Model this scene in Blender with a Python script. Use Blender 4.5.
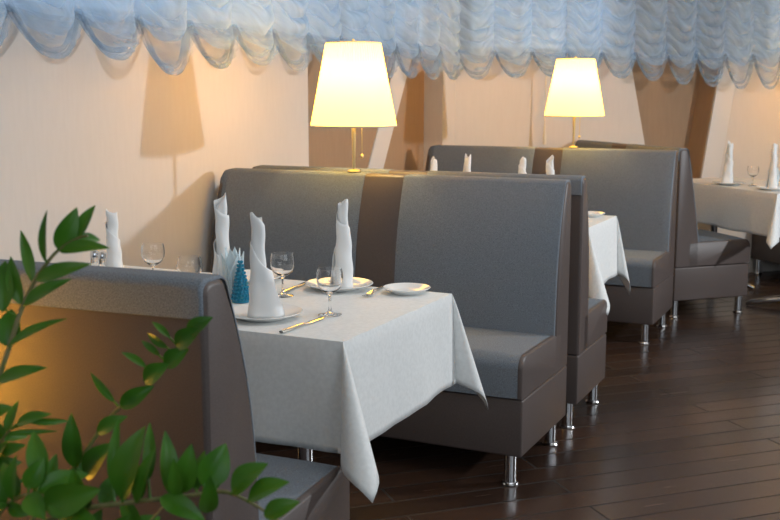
import bpy, bmesh, math, random
from mathutils import Vector, Matrix, noise

for o in list(bpy.data.objects):
    bpy.data.objects.remove(o, do_unlink=True)
S = bpy.context.scene
COL = S.collection
PI = math.pi
random.seed(11)

# ------------------------------------------------------------------ camera
cam_d = bpy.data.cameras.new('camera')
cam = bpy.data.objects.new('camera', cam_d)
COL.objects.link(cam)
YAW, PITCH = 0.4454, 0.1552
cam.location = (2.673, -2.8447, 1.3349)
cam.rotation_euler = (PI / 2 - PITCH, 0, YAW)
cam_d.sensor_width = 36.0
cam_d.lens = 36.0 * 1060.0 / 780.0
cam_d.clip_start = 0.05
cam_d.dof.use_dof = True
cam_d.dof.focus_distance = 3.1
cam_d.dof.aperture_fstop = 7.0
S.camera = cam

# ------------------------------------------------------------------ world, lights, exposure
S.view_settings.view_transform = 'Standard'
S.view_settings.look = 'None'
S.view_settings.gamma = 1.0
S.view_settings.use_curve_mapping = False
S.view_settings.exposure = 0.0
W = bpy.data.worlds.new('world')
S.world = W
W.use_nodes = True
W.node_tree.nodes['Background'].inputs['Color'].default_value = (0.92, 0.92, 0.92, 1)
W.node_tree.nodes['Background'].inputs['Strength'].default_value = 0.06


def area(name, loc, target, size, power, color, shape='SQUARE', size_y=None):
    d = bpy.data.lights.new(name, 'AREA')
    d.shape = shape
    d.size = size
    if size_y:
        d.shape = 'RECTANGLE'
        d.size_y = size_y
    d.energy = power
    d.color = color
    o = bpy.data.objects.new(name, d)
    o.location = loc
    o.rotation_euler = (Vector(target) - Vector(loc)).to_track_quat('-Z', 'Y').to_euler()
    COL.objects.link(o)
    return o


# hall spotlight across the aisle: casts the lamp, curtain and sofa shadows on the wall
area('hall_spotlight', (5.0, 2.75, 1.80), (0.2, 1.2, 1.2), 0.16, 100, (0.90, 0.95, 1.0), 'DISK')
# daylight from the windows on the aisle side and behind the camera
area('daylight_window_aisle', (4.3, -1.9, 1.7), (1.0, 0.6, 0.7), 2.2, 24, (0.80, 0.91, 1.0), size_y=1.6)
# cool ceiling panel over the aisle
area('ceiling_panel', (2.2, 0.2, 2.68), (2.2, 0.2, 0.0), 1.4, 20, (0.92, 0.96, 1.0), size_y=2.6)
area('daylight_window_back', (2.5, -4.7, 2.0), (1.3, -0.5, 0.7), 2.2, 19, (0.80, 0.91, 1.0), size_y=1.6)


# ------------------------------------------------------------------ materials
def mat(name, color, rough=0.6, metal=0.0, spec=0.5, trans=0.0, ior=1.45):
    m = bpy.data.materials.new(name)
    m.use_nodes = True
    b = m.node_tree.nodes['Principled BSDF']
    b.inputs['Base Color'].default_value = (*color, 1)
    b.inputs['Roughness'].default_value = rough
    b.inputs['Metallic'].default_value = metal
    b.inputs['Specular IOR Level'].default_value = spec
    b.inputs['Transmission Weight'].default_value = trans
    b.inputs['IOR'].default_value = ior
    return m


def nodes_of(m):
    nt = m.node_tree
    return nt, nt.nodes['Principled BSDF']


def tex_noise(nt, scale, detail=2.0, rough=0.5, vec=None, stretch=None):
    tc = nt.nodes.new('ShaderNodeTexCoord')
    n = nt.nodes.new('ShaderNodeTexNoise')
    n.inputs['Scale'].default_value = scale
    n.inputs['Detail'].default_value = detail
    n.inputs['Roughness'].default_value = rough
    if stretch:
        mp = nt.nodes.new('ShaderNodeMapping')
        mp.inputs['Scale'].default_value = stretch
        nt.links.new(tc.outputs['Object'], mp.inputs['Vector'])
        nt.links.new(mp.outputs['Vector'], n.inputs['Vector'])
    else:
        nt.links.new(tc.outputs['Object'], n.inputs['Vector'])
    return n


def ramp(nt, src, stops):
    r = nt.nodes.new('ShaderNodeValToRGB')
    e = r.color_ramp.elements
    e[0].position, e[0].color = stops[0][0], (*stops[0][1], 1)
    e[1].position, e[1].color = stops[-1][0], (*stops[-1][1], 1)
    for p, c in stops[1:-1]:
        x = e.new(p)
        x.color = (*c, 1)
    nt.links.new(src, r.inputs['Fac'])
    return r


def bump(nt, b, src, strength, dist=0.002):
    n = nt.nodes.new('ShaderNodeBump')
    n.inputs['Strength'].default_value = strength
    n.inputs['Distance'].default_value = dist
    nt.links.new(src, n.inputs['Height'])
    nt.links.new(n.outputs['Normal'], b.inputs['Normal'])


def noisy(name, c1, c2, scale, rough, detail=2.0, bump_s=0.0, bump_d=0.001, stretch=None, lo=0.35, hi=0.65, spec=0.5):
    m = mat(name, c1, rough, spec=spec)
    nt, b = nodes_of(m)
    n = tex_noise(nt, scale, detail, stretch=stretch)
    r = ramp(nt, n.outputs['Fac'], [(lo, c1), (hi, c2)])
    nt.links.new(r.outputs['Color'], b.inputs['Base Color'])
    if bump_s:
        bump(nt, b, n.outputs['Fac'], bump_s, bump_d)
    return m


M = {}
M['fabric'] = noisy('grey_melange_fabric', (0.128, 0.146, 0.170), (0.222, 0.251, 0.287), 430, 0.92, 3.0, 0.25, 0.0008, spec=0.2)
M['leather'] = noisy('taupe_leatherette', (0.086, 0.066, 0.060), (0.106, 0.083, 0.076), 420, 0.42, 2.0, 0.12, 0.0006, spec=0.45)
M['piping'] = mat('brown_seam_piping', (0.07, 0.055, 0.05), 0.6)
M['chrome'] = mat('polished_chrome', (0.72, 0.73, 0.75), 0.12, 1.0)
M['brass'] = mat('brushed_brass', (0.75, 0.58, 0.28), 0.3, 1.0)
M['steel'] = mat('cutlery_steel', (0.75, 0.74, 0.70), 0.18, 1.0)
M['cloth'] = noisy('white_tablecloth_linen', (0.74, 0.75, 0.74), (0.80, 0.81, 0.80), 90, 0.75, 3.0, 0.10, 0.001, spec=0.25)
M['napkin'] = mat('white_napkin_linen', (0.82, 0.83, 0.83), 0.8, spec=0.2)
M['paper'] = mat('pale_blue_paper', (0.70, 0.82, 0.87), 0.7, spec=0.2)
M['china'] = mat('white_porcelain', (0.84, 0.84, 0.82), 0.12)
M['wood_dark'] = mat('dark_table_wood', (0.05, 0.035, 0.028), 0.4)
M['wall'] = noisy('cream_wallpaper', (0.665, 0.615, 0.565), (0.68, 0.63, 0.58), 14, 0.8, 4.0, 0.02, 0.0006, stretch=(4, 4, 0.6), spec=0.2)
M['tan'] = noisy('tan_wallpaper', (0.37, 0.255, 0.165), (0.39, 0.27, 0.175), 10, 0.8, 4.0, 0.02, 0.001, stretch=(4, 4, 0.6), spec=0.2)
M['post'] = mat('white_painted_post', (0.72, 0.69, 0.66), 0.55)
M['ceiling'] = mat('white_ceiling_paint', (0.75, 0.73, 0.70), 0.9)
M['pot'] = noisy('terracotta_glaze', (0.10, 0.07, 0.05), (0.16, 0.11, 0.08), 30, 0.5)
M['soil'] = noisy('potting_soil', (0.02, 0.014, 0.01), (0.06, 0.04, 0.03), 120, 0.95)
M['stem'] = noisy('plant_stem', (0.13, 0.15, 0.04), (0.20, 0.17, 0.07), 60, 0.5)
M['teal'] = mat('teal_glass_beads', (0.01, 0.22, 0.36), 0.12, spec=0.8)
M['cord'] = mat('cream_cord', (0.78, 0.70, 0.56), 0.8)

# clear glass
M['glass'] = mat('clear_glass', (1, 1, 1), 0.02, trans=1.0, ior=1.45)

# leaf
m = mat('glossy_green_leaf', (0.03, 0.11, 0.012), 0.36, spec=0.40)
nt, b = nodes_of(m)
n = tex_noise(nt, 13, 2)
r = ramp(nt, n.outputs['Fac'], [(0.25, (0.022, 0.088, 0.007)), (0.48, (0.048, 0.165, 0.010)), (0.70, (0.080, 0.19, 0.016)), (0.90, (0.22, 0.26, 0.03))])
nt.links.new(r.outputs['Color'], b.inputs['Base Color'])
M['leaf'] = m


def sheer(name, color, opacity, trans_col):
    m = bpy.data.materials.new(name)
    m.use_nodes = True
    nt = m.node_tree
    nt.nodes.remove(nt.nodes['Principled BSDF'])
    out = nt.nodes['Material Output']
    di = nt.nodes.new('ShaderNodeBsdfDiffuse'); di.inputs['Color'].default_value = (*color, 1)
    tl = nt.nodes.new('ShaderNodeBsdfTranslucent'); tl.inputs['Color'].default_value = (*trans_col, 1)
    tp = nt.nodes.new('ShaderNodeBsdfTransparent')
    m1 = nt.nodes.new('ShaderNodeMixShader'); m1.inputs['Fac'].default_value = 0.45
    m2 = nt.nodes.new('ShaderNodeMixShader')
    nt.links.new(di.outputs[0], m1.inputs[1]); nt.links.new(tl.outputs[0], m1.inputs[2])
    nt.links.new(tp.outputs[0], m2.inputs[1]); nt.links.new(m1.outputs[0], m2.inputs[2])
    # crinkled threads of the organza: streaks that run along the swags (UV v)
    uv = nt.nodes.new('ShaderNodeUVMap')
    mp = nt.nodes.new('ShaderNodeMapping'); mp.inputs['Scale'].default_value = (2.0, 26.0, 1.0)
    ns = nt.nodes.new('ShaderNodeTexNoise'); ns.inputs['Scale'].default_value = 1.0; ns.inputs['Detail'].default_value = 3.0
    mr = nt.nodes.new('ShaderNodeMapRange')
    mr.inputs['From Min'].default_value = 0.3; mr.inputs['From Max'].default_value = 0.7
    mr.inputs['To Min'].default_value = max(0.05, opacity - 0.16); mr.inputs['To Max'].default_value = opacity + 0.16
    nt.links.new(uv.outputs['UV'], mp.inputs['Vector']); nt.links.new(mp.outputs['Vector'], ns.inputs['Vector'])
    nt.links.new(ns.outputs['Fac'], mr.inputs['Value']); nt.links.new(mr.outputs['Result'], m2.inputs['Fac'])
    nt.links.new(m2.outputs[0], out.inputs['Surface'])
    return m


M['organza'] = sheer('blue_organza', (0.58, 0.75, 0.93), 0.56, (0.58, 0.75, 0.93))
M['organza_hem'] = sheer('blue_organza_scallop', (0.56, 0.74, 0.93), 0.20, (0.56, 0.74, 0.93))

# pleated lamp shade: translucent fabric, lit by the bulb inside
m = bpy.data.materials.new('pleated_shade_fabric')
m.use_nodes = True
nt = m.node_tree
nt.nodes.remove(nt.nodes['Principled BSDF'])
di = nt.nodes.new('ShaderNodeBsdfDiffuse'); di.inputs['Color'].default_value = (0.62, 0.50, 0.32, 1)
tl = nt.nodes.new('ShaderNodeBsdfTranslucent'); tl.inputs['Color'].default_value = (0.85, 0.46, 0.10, 1)
mx = nt.nodes.new('ShaderNodeMixShader'); mx.inputs['Fac'].default_value = 0.74
nt.links.new(di.outputs[0], mx.inputs[1]); nt.links.new(tl.outputs[0], mx.inputs[2])
em = nt.nodes.new('ShaderNodeEmission'); em.inputs['Color'].default_value = (1.0, 0.60, 0.070, 1); em.inputs['Strength'].default_value = 6.0
ad = nt.nodes.new('ShaderNodeAddShader')
nt.links.new(mx.outputs[0], ad.inputs[0]); nt.links.new(em.outputs[0], ad.inputs[1])
nt.links.new(ad.outputs[0], nt.nodes['Material Output'].inputs['Surface'])
M['shade'] = m
m = mat('bulb_glass_lit', (1, 0.9, 0.7), 0.3)
nt, b = nodes_of(m)
b.inputs['Emission Color'].default_value = (1, 0.75, 0.35, 1)
b.inputs['Emission Strength'].default_value = 8.0
M['bulb'] = m

# dark plank floor laid diagonally
m = mat('dark_wood_planks', (0.05, 0.03, 0.025), 0.3, spec=0.7)
nt, b = nodes_of(m)
tc = nt.nodes.new('ShaderNodeTexCoord')
mp = nt.nodes.new('ShaderNodeMapping')
mp.inputs['Rotation'].default_value = (0, 0, math.radians(-45))
nt.links.new(tc.outputs['Object'], mp.inputs['Vector'])
br = nt.nodes.new('ShaderNodeTexBrick')
br.offset = 0.37
br.inputs['Color1'].default_value = (0.030, 0.0165, 0.0115, 1)
br.inputs['Color2'].default_value = (0.056, 0.030, 0.0205, 1)
br.inputs['Mortar'].default_value = (0.008, 0.005, 0.004, 1)
br.inputs['Scale'].default_value = 1.0
br.inputs['Mortar Size'].default_value = 0.0042
br.inputs['Brick Width'].default_value = 1.6
br.inputs['Row Height'].default_value = 0.125
nt.links.new(mp.outputs['Vector'], br.inputs['Vector'])
mp2 = nt.nodes.new('ShaderNodeMapping'); mp2.inputs['Scale'].default_value = (2.0, 45.0, 1.0)
nt.links.new(mp.outputs['Vector'], mp2.inputs['Vector'])
gn = nt.nodes.new('ShaderNodeTexNoise'); gn.inputs['Scale'].default_value = 1.6; gn.inputs['Detail'].default_value = 5
nt.links.new(mp2.outputs['Vector'], gn.inputs['Vector'])
gr = ramp(nt, gn.outputs['Fac'], [(0.3, (0.80, 0.78, 0.76)), (0.7, (1.18, 1.16, 1.14))])
mul = nt.nodes.new('ShaderNodeMix'); mul.data_type = 'RGBA'; mul.blend_type = 'MULTIPLY'; mul.inputs[0].default_value = 1.0
nt.links.new(br.outputs['Color'], mul.inputs[6]); nt.links.new(gr.outputs['Color'], mul.inputs[7])
nt.links.new(mul.outputs[2], b.inputs['Base Color'])
rr = nt.nodes.new('ShaderNodeMapRange'); rr.inputs['To Min'].default_value = 0.21; rr.inputs['To Max'].default_value = 0.30
nt.links.new(gn.outputs['Fac'], rr.inputs['Value'])
ra = nt.nodes.new('ShaderNodeMath'); ra.operation = 'MULTIPLY_ADD'; ra.inputs[1].default_value = 0.6
nt.links.new(br.outputs['Fac'], ra.inputs[0]); nt.links.new(rr.outputs['Result'], ra.inputs[2])
nt.links.new(ra.outputs[0], b.inputs['Roughness'])
bump(nt, b, br.outputs['Fac'], -0.6, 0.003)
M['floor'] = m


# ------------------------------------------------------------------ mesh helpers
class MB:
    """collects vertices and faces, becomes ONE mesh object"""

    def __init__(self):
        self.v, self.f, self.uv = [], [], {}

    def grid(self, rows, close_u=False, close_v=False, flip=False, uvs=None):
        o = len(self.v)
        nr, nc = len(rows), len(rows[0])
        for i, r in enumerate(rows):
            for j, p in enumerate(r):
                self.v.append(tuple(p))
                if uvs:
                    self.uv[o + i * nc + j] = uvs[i][j]
        for i in range(nr if close_v else nr - 1):
            for j in range(nc if close_u else nc - 1):
                a = o + i * nc + j
                b_ = o + i * nc + (j + 1) % nc
                c = o + ((i + 1) % nr) * nc + (j + 1) % nc
                d = o + ((i + 1) % nr) * nc + j
                self.f.append((a, d, c, b_) if flip else (a, b_, c, d))
        return o

    def cap(self, idx, flip=False):
        self.f.append(tuple(reversed(idx)) if flip else tuple(idx))

    def lathe(self, prof, c=(0, 0, 0), n=32, axis=None):
        rows = []
        for r, z in prof:
            rows.append([(c[0] + r * math.cos(2 * PI * k / n), c[1] + r * math.sin(2 * PI * k / n), c[2] + z) for k in range(n)])
        o = self.grid(rows, close_u=True)
        if prof[0][0] > 1e-6:
            self.cap([o + k for k in range(n)], True)
        if prof[-1][0] > 1e-6:
            self.cap([o + (len(prof) - 1) * n + k for k in range(n)])
        return self

    def tube(self, pts, rad, n=8, caps=True):
        pts = [Vector(p) for p in pts]
        rs = rad if isinstance(rad, (list, tuple)) else [rad] * len(pts)
        rows = []
        up = None
        for i, p in enumerate(pts):
            t = (pts[min(i + 1, len(pts) - 1)] - pts[max(i - 1, 0)]).normalized()
            if up is None:
                up = Vector((0, 0, 1)) if abs(t.z) < 0.9 else Vector((1, 0, 0))
            x = (up - t * up.dot(t)).normalized()
            up = x
            y = t.cross(x)
            rows.append([p + (x * math.cos(2 * PI * k / n) + y * math.sin(2 * PI * k / n)) * rs[i] for k in range(n)])
        o = self.grid(rows, close_u=True)
        if caps:
            self.cap([o + k for k in range(n)], True)
            self.cap([o + (len(pts) - 1) * n + k for k in range(n)])
        return self

    def prism(self, poly, z0, z1):
        """poly: list of (x, y) at bottom; z0..z1 straight up"""
        o = len(self.v)
        n = len(poly)
        for z in (z0, z1):
            for p in poly:
                self.v.append((p[0], p[1], z))
        for k in range(n):
            self.f.append((o + k, o + (k + 1) % n, o + n + (k + 1) % n, o + n + k))
        self.cap([o + k for k in range(n)], True)
        self.cap([o + n + k for k in range(n)])
        return self

    def hexa(self, b8):
        """8 points: bottom 4 then top 4, both counter-clockwise"""
        o = len(self.v)
        self.v += [tuple(p) for p in b8]
        for f in ((3, 2, 1, 0), (4, 5, 6, 7), (0, 1, 5, 4), (1, 2, 6, 5), (2, 3, 7, 6), (3, 0, 4, 7)):
            self.f.append(tuple(o + k for k in f))
        return self

    def box(self, x0, x1, y0, y1, z0, z1):
        return self.hexa([(x0, y0, z0), (x1, y0, z0), (x1, y1, z0), (x0, y1, z0), (x0, y0, z1), (x1, y0, z1), (x1, y1, z1), (x0, y1, z1)])

    def build(self, name, material, parent=None, angle=40, bevel=0.0, merge=False):
        me = bpy.data.meshes.new(name)
        me.from_pydata(self.v, [], self.f)
        if self.uv:
            lay = me.uv_layers.new(name='UVMap')
            for l in me.loops:
                lay.data[l.index].uv = self.uv.get(l.vertex_index, (0, 0))
        bm = bmesh.new()
        bm.from_mesh(me)
        if merge:
            bmesh.ops.remove_doubles(bm, verts=bm.verts, dist=1e-5)
        bmesh.ops.recalc_face_normals(bm, faces=bm.faces)
        if bevel:
            ed = [e for e in bm.edges if len(e.link_faces) == 2 and e.calc_face_angle(0) > 0.6]
            bmesh.ops.bevel(bm, geom=ed, offset=bevel, segments=3, profile=0.5, affect='EDGES', clamp_overlap=True)
        bm.to_mesh(me)
        bm.free()
        for p in me.polygons:
            p.use_smooth = True
        me.set_sharp_from_angle(angle=math.radians(angle))
        me.materials.append(material)
        o = bpy.data.objects.new(name, me)
        COL.objects.link(o)
        if parent:
            o.parent = parent
        return o


def tag(o, label, cat, group=None):
    o['label'] = label
    o['category'] = cat
    if group:
        o['group'] = group
    return o


def thing(name, label, cat, loc=(0, 0, 0), rz=0.0, group=None):
    o = bpy.data.objects.new(name, None)
    o.empty_display_size = 0.1
    o.location = loc
    o.rotation_euler = (0, 0, rz)
    COL.objects.link(o)
    return tag(o, label, cat, group)


def copy_tree(o, parent=None):
    c = o.copy()
    COL.objects.link(c)
    if parent:
        c.parent = parent
    for ch in list(o.children):
        copy_tree(ch, c)
    return c


def again(o, label, loc, rz=0.0, scale=None):
    c = copy_tree(o)
    c.location = loc
    c.rotation_euler = (0, 0, rz)
    if scale:
        c.scale = scale
    c['label'] = label
    return c


def struct(o):
    o['kind'] = 'structure'
    return o


def fillet(poly, radii, seg=6):
    """round the corners of an open or closed 2D outline; radii[i] = 0 keeps the corner"""
    out = []
    n = len(poly)
    for i, p in enumerate(poly):
        r = radii[i]
        if r <= 0:
            out += [tuple(p)] * 1
            continue
        P = Vector(p)
        A = (Vector(poly[i - 1]) - P).normalized()
        B = (Vector(poly[(i + 1) % n]) - P).normalized()
        ang = A.angle(B)
        d = r / math.tan(ang / 2)
        c = P + (A + B).normalized() * (r / math.sin(ang / 2))
        a0 = P + A * d - c
        b0 = P + B * d - c
        tot = a0.angle(b0)
        sgn = 1 if a0.x * b0.y - a0.y * b0.x > 0 else -1
        for k in range(seg + 1):
            t = sgn * tot * k / seg
            out.append((c.x + a0.x * math.cos(t) - a0.y * math.sin(t), c.y + a0.x * math.sin(t) + a0.y * math.cos(t)))
    return out

# ------------------------------------------------------------------ the room
struct(MB().box(-1.2, 7.5, -5.5, 9.0, -0.1, 0.0).build('floor', M['floor']))
struct(MB().box(-1.2, 7.5, -5.5, 9.0, 2.7, 2.8).build('ceiling', M['ceiling']))
# long wall behind the first booth, with a shallow tan niche beside the second
struct(MB().box(-0.4, 0.0, -5.5, 1.806, 0.0, 2.7).build('wall_left', M['wall']))
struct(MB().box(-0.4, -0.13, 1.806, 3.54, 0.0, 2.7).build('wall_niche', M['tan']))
mb = MB()
mb.prism([(-0.13, 3.54), (0.0, 3.54), (0.0, 3.76), (-0.4, 3.76), (-0.4, 3.541), (-0.13, 3.541)], 0, 2.7)
struct(mb.build('wall_pier', M['wall']))


def post_poly(x0, x1, pts):
    """slanted white post: pts = (y left, y right, z) at bottom and top"""
    (a, b_, z0), (c, d, z1) = pts
    return MB().hexa([(x0, a, z0), (x1, a, z0), (x1, b_, z0), (x0, b_, z0), (x0, c, z1), (x1, c, z1), (x1, d, z1), (x0, d, z1)])


struct(post_poly(-0.129, -0.122, [(2.17, 2.37, 0.0), (3.24, 3.46, 1.78)]).build('trim_1', M['post']))

# the wall turns 45 degrees after the niche
R2 = math.sqrt(0.5)


def w2(s, n, z):
    """point on the turned wall: s along it, n out of it into the room"""
    return (s * R2 + n * R2, 3.76 + s * R2 - n * R2, z)


def w2_hexa(mb, s0b, s1b, s0t, s1t, n0, n1, z0=0.0, z1=2.7):
    return mb.hexa([w2(s0b, n1, z0), w2(s1b, n1, z0), w2(s1b, n0, z0), w2(s0b, n0, z0),
                    w2(s0t, n1, z1), w2(s1t, n1, z1), w2(s1t, n0, z1), w2(s0t, n0, z1)])


struct(w2_hexa(MB(), 0.0, 1.707, 0.0, 1.054, -0.4, 0.0).build('wall_back', M['wall']))
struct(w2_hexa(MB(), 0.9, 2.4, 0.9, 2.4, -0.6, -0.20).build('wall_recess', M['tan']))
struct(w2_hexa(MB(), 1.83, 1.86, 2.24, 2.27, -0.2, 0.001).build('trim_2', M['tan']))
struct(w2_hexa(MB(), 1.861, 6.0, 2.271, 6.0, -0.4, 0.0).build('wall_far', M['wall']))
struct(w2_hexa(MB(), 1.835, 1.99, 2.245, 2.40, 0.0015, 0.02).build('trim_3', M['post'], bevel=0.003))

# added panes behind the valances glow to light the organza; white frames
m = mat('added_glow_pane', (0.6, 0.75, 0.9), 0.2)
nt, b = nodes_of(m)
b.inputs['Emission Color'].default_value = (0.70, 0.84, 1.0, 1)
b.inputs['Emission Strength'].default_value = 0.30
M['pane'] = m


def added_pane(name, f):
    """f(s, n, z): s 0..1 along the pane"""
    def bar(mb, a, b_, n1, z0, z1):
        mb.hexa([f(a, n1, z0), f(b_, n1, z0), f(b_, 0.0005, z0), f(a, 0.0005, z0), f(a, n1, z1), f(b_, n1, z1), f(b_, 0.0005, z1), f(a, 0.0005, z1)])
    mb = MB(); bar(mb, 0.01, 0.99, 0.006, 1.64, 2.22)
    p = struct(mb.build(name, M['pane']))
    fr = MB()
    bar(fr, 0, 1, 0.03, 1.61, 1.64); bar(fr, 0, 1, 0.03, 2.22, 2.25)
    for k in range(4):
        c = 0.985 * k / 3
        bar(fr, c, c + 0.015, 0.03, 1.6401, 2.2199)
    fr.build('added_pane_frame', M['post'], p)


added_pane('added_pane_1', lambda s, n, z: (n, -1.2 + 2.95 * s, z))
added_pane('added_pane_2', lambda s, n, z: (-0.13 + n, 1.83 + 1.69 * s, z))
added_pane('added_pane_3', lambda s, n, z: w2(0.08 + 1.10 * s, n, z))
added_pane('added_pane_4', lambda s, n, z: w2(2.45 + 1.6 * s, n, z))

# ------------------------------------------------------------------ booth sofas
L = 1.53
H, T1, D, ZS, ZM, ZB = 1.016, 0.062, 0.545, 0.462, 0.314, 0.108
FLAP = 0.067


BULGE = 0.030


def back_profile(i=0.0):
    """outline (y, z) of the backrest, inset by i"""
    j = min(i, 0.008)
    mid = []
    for k in range(1, 8):
        u = k / 8
        mid.append((T1 + (0.165 - T1) * u + BULGE * math.sin(PI * u ** 0.85) - j, H - i + (0.45 - H + i) * u))
    poly = [(j, ZM), (j, H - i), (T1 - j, H - i)] + mid + [(0.165 - j, 0.45), (0.165 - j, ZM)]
    return fillet(poly, [0, 0.020, 0.022] + [0] * 9, 6)


def end_stations(length, r_wall, r_aisle):
    st = []
    for k in range(6):
        a = PI / 2 * k / 5
        st.append((r_wall * (1 - math.cos(a)), r_wall * (1 - math.sin(a))))
    st.append((length * 0.5, 0.0))
    for k in range(5):
        a = PI / 2 * k / 4
        st.append((length - r_aisle * (1 - math.sin(a)), r_aisle * (1 - math.cos(a))))
    return st


def make_sofa(length, label, strip=(0.70, 0.87)):
    t = thing('booth_sofa', label, 'sofa', group='grey booth sofas')
    # leatherette backrest core
    mb = MB()
    rows = [[(x, y, z) for y, z in back_profile(min(i, 0.03))] for x, i in end_stations(length, 0.03, 0.012)]
    o = mb.grid(rows, close_u=True)
    n = len(rows[0])
    mb.cap([o + k for k in range(n)]); mb.cap([o + (len(rows) - 1) * n + k for k in range(n)], True)
    mb.build('backrest', M['leather'], t, 50)

    # upholstery shells over the front, top and a flap down the rear
    def shell(x0, x1, thick, material, name, wall_end=False, front_z=0.452, rear=True):
        path = back_profile(-thick)
        # path order: rear bottom, rear top fillet, front top fillet, front bottom
        pts = [(0.003, H - FLAP - 0.004), (-thick, H - FLAP)] + path[1:-2]
        yf = 0.165 + thick
        pts += [(yf, 0.45)]
        # resample the front slope for softness
        res = []
        for a, b_ in zip(pts[:-1], pts[1:]):
            dd = math.dist(a, b_)
            m_ = max(1, int(dd / 0.05))
            for k in range(m_):
                res.append((a[0] + (b_[0] - a[0]) * k / m_, a[1] + (b_[1] - a[1]) * k / m_))
        res.append(pts[-1])
        xs = []
        for k in range(5):
            a = PI / 2 * k / 4
            r = 0.05 if wall_end else thick
            xs.append((x0 + r * (1 - math.cos(a)), (r if wall_end else thick + 0.002) * (1 - math.sin(a))))
        for k in range(1, 14):
            xs.append((x0 + (x1 - x0) * k / 14, 0))
        for k in range(5):
            a = PI / 2 * (1 - k / 4)
            xs.append((x1 - thick * (1 - math.cos(a)), (thick + 0.002) * (1 - math.sin(a))))
        rows = []
        cy, cz = 0.06, 0.7
        for x, ins in xs:
            row = []
            for y, z in res:
                # pull towards the core
                yy = y + (ins if y < 0.02 else (-ins if z < H - 0.03 else 0))
                zz = z - (ins if z > H - 0.03 else 0)
                if 0.02 <= y and z < H - 0.03:
                    u = (x - x0) / (x1 - x0)
                    yy += 0.007 * math.sin(PI * min(max(u, 0), 1)) ** 0.6 * math.sin(PI * min(1, max(0, (H - z) / (H - 0.45)))) ** 0.7
                row.append((x, yy, zz))
            rows.append(row)
        mb = MB(); mb.grid(rows)
        return mb.build(name, material, t, 55)

    shell(0.002, strip[0], 0.005, M['fabric'], 'back_upholstery', True)
    shell(strip[1], length - 0.004, 0.005, M['fabric'], 'back_upholstery')
    shell(strip[0] - 0.004, strip[1] + 0.004, 0.0035, M['leather'], 'back_strip')
    # seat cushion: fabric top and front
    def seat_prof(i=0.0, puff=0.0):
        return fillet([(0.10, ZM + 0.002), (0.10, ZS - i - 0.004), (D - i, ZS - i), (D - i, ZM + 0.002)], [0, 0, 0.045, 0], 8)
    mb = MB()
    rows = []
    NX = 24
    for k in range(NX + 1):
        x = 0.004 + (length - 0.018) * k / NX
        u = k / NX
        row = []
        for y, z in seat_prof(0.0):
            pf = 0.008 * math.sin(PI * u) ** 0.5
            row.append((x, y + (pf if y > D - 0.01 and z < ZS - 0.02 else 0), z + (pf if z > ZS - 0.02 and y > 0.11 else 0)))
        rows.append(row)
    o = mb.grid(rows, close_u=True); n = len(rows[0])
    mb.cap([o + k for k in range(n)]); mb.cap([o + NX * n + k for k in range(n)], True)
    mb.build('seat_cushion', M['fabric'], t, 50)
    # leatherette side of the seat on the aisle end
    mb = MB()
    rows = [[(x, y, z) for y, z in seat_prof(i)] for x, i in ((length - 0.016, -0.001), (length - 0.010, -0.0015), (length - 0.004, 0.001), (length, 0.006))]
    o = mb.grid(rows, close_u=True); n = len(rows[0])
    mb.cap([o + k for k in range(n)]); mb.cap([o + 3 * n + k for k in range(n)], True)
    mb.build('seat_side', M['leather'], t, 40)
    # base
    MB().box(0.0, length, 0.0, D - 0.006, ZB, ZM - 0.004).build('base', M['leather'], t, 40, bevel=0.008)
    # legs
    for x in (0.06, length - 0.048):
        for y in (0.042, D - 0.035):
            mb = MB()
            mb.lathe([(0.030, 0), (0.031, 0.004), (0.028, 0.009), (0.0225, 0.011), (0.0215, 0.02), (0.0215, ZB)], (x, y, 0), 20)
            mb.build('leg', M['chrome'], t, 30)
    return t



def mirror(t, length):
    """turn a sofa into its mirror image (wall end on the other side)"""
    for c in t.children:
        for v in c.data.vertices:
            v.co.x = length - v.co.x
        c.data.flip_normals()
    return t


X0 = 0.044
YA, YB, YC, YD = -1.3118, 1.0145, 1.1335, 3.324
sofa_a = make_sofa(L, 'grey sofa nearest the camera, brown rear turned to us behind the plant')
TA = math.radians(4.2)                   # the nearest sofa stands slightly askew
sofa_a.location = (X0 + L - L * math.cos(TA), YA - L * math.sin(TA), 0)
sofa_a.rotation_euler = (0, 0, TA)
sofa_a.scale = (1, 1.19, 0.987)
sofa_b = mirror(make_sofa(L, 'grey sofa with brown centre strip facing us across the nearest laid table', ), L)
sofa_b.location = (X0 + L + 0.010, YB, 0)
sofa_b.rotation_euler = (0, 0, PI)
again(sofa_a, 'grey sofa standing back to back behind the nearest front-facing sofa, mostly hidden', (X0 + 0.010, YC + 0.035, 0), 0.0, (1, 0.84, 1))
again(sofa_b, 'farther grey sofa facing us at the second table, lamp behind its back', (X0 + L - 0.025, YD, 0), PI)
LE = 1.25
BULGE = 0.004
sofa_e = make_sofa(LE, 'grey sofa turned at an angle beyond the aisle end, seat beside the right-hand table', (0.5, 0.67))
AE = -PI / 4
EX, EY = 1.527, 3.522                    # rear aisle corner of the angled sofa
sofa_e.location = (EX - LE * R2 - 0.008, EY + LE * R2 - 0.008, 0)
sofa_e.scale = (1, 0.99, 1)
sofa_e.rotation_euler = (0, 0, AE)


sofa_f = mirror(make_sofa(LE, 'dark sofa glimpsed under the cloth of the table at the right edge', (0.5, 0.67)), LE)


def e_loc(x, y, z):
    """angled booth: x past the sofa's aisle end, y in front of its rear"""
    return (EX + x * R2 + y * R2, EY - x * R2 + y * R2, z)


sofa_f.location = e_loc(0, 2.06, 0)
sofa_f.rotation_euler = (0, 0, AE + PI)

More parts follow.
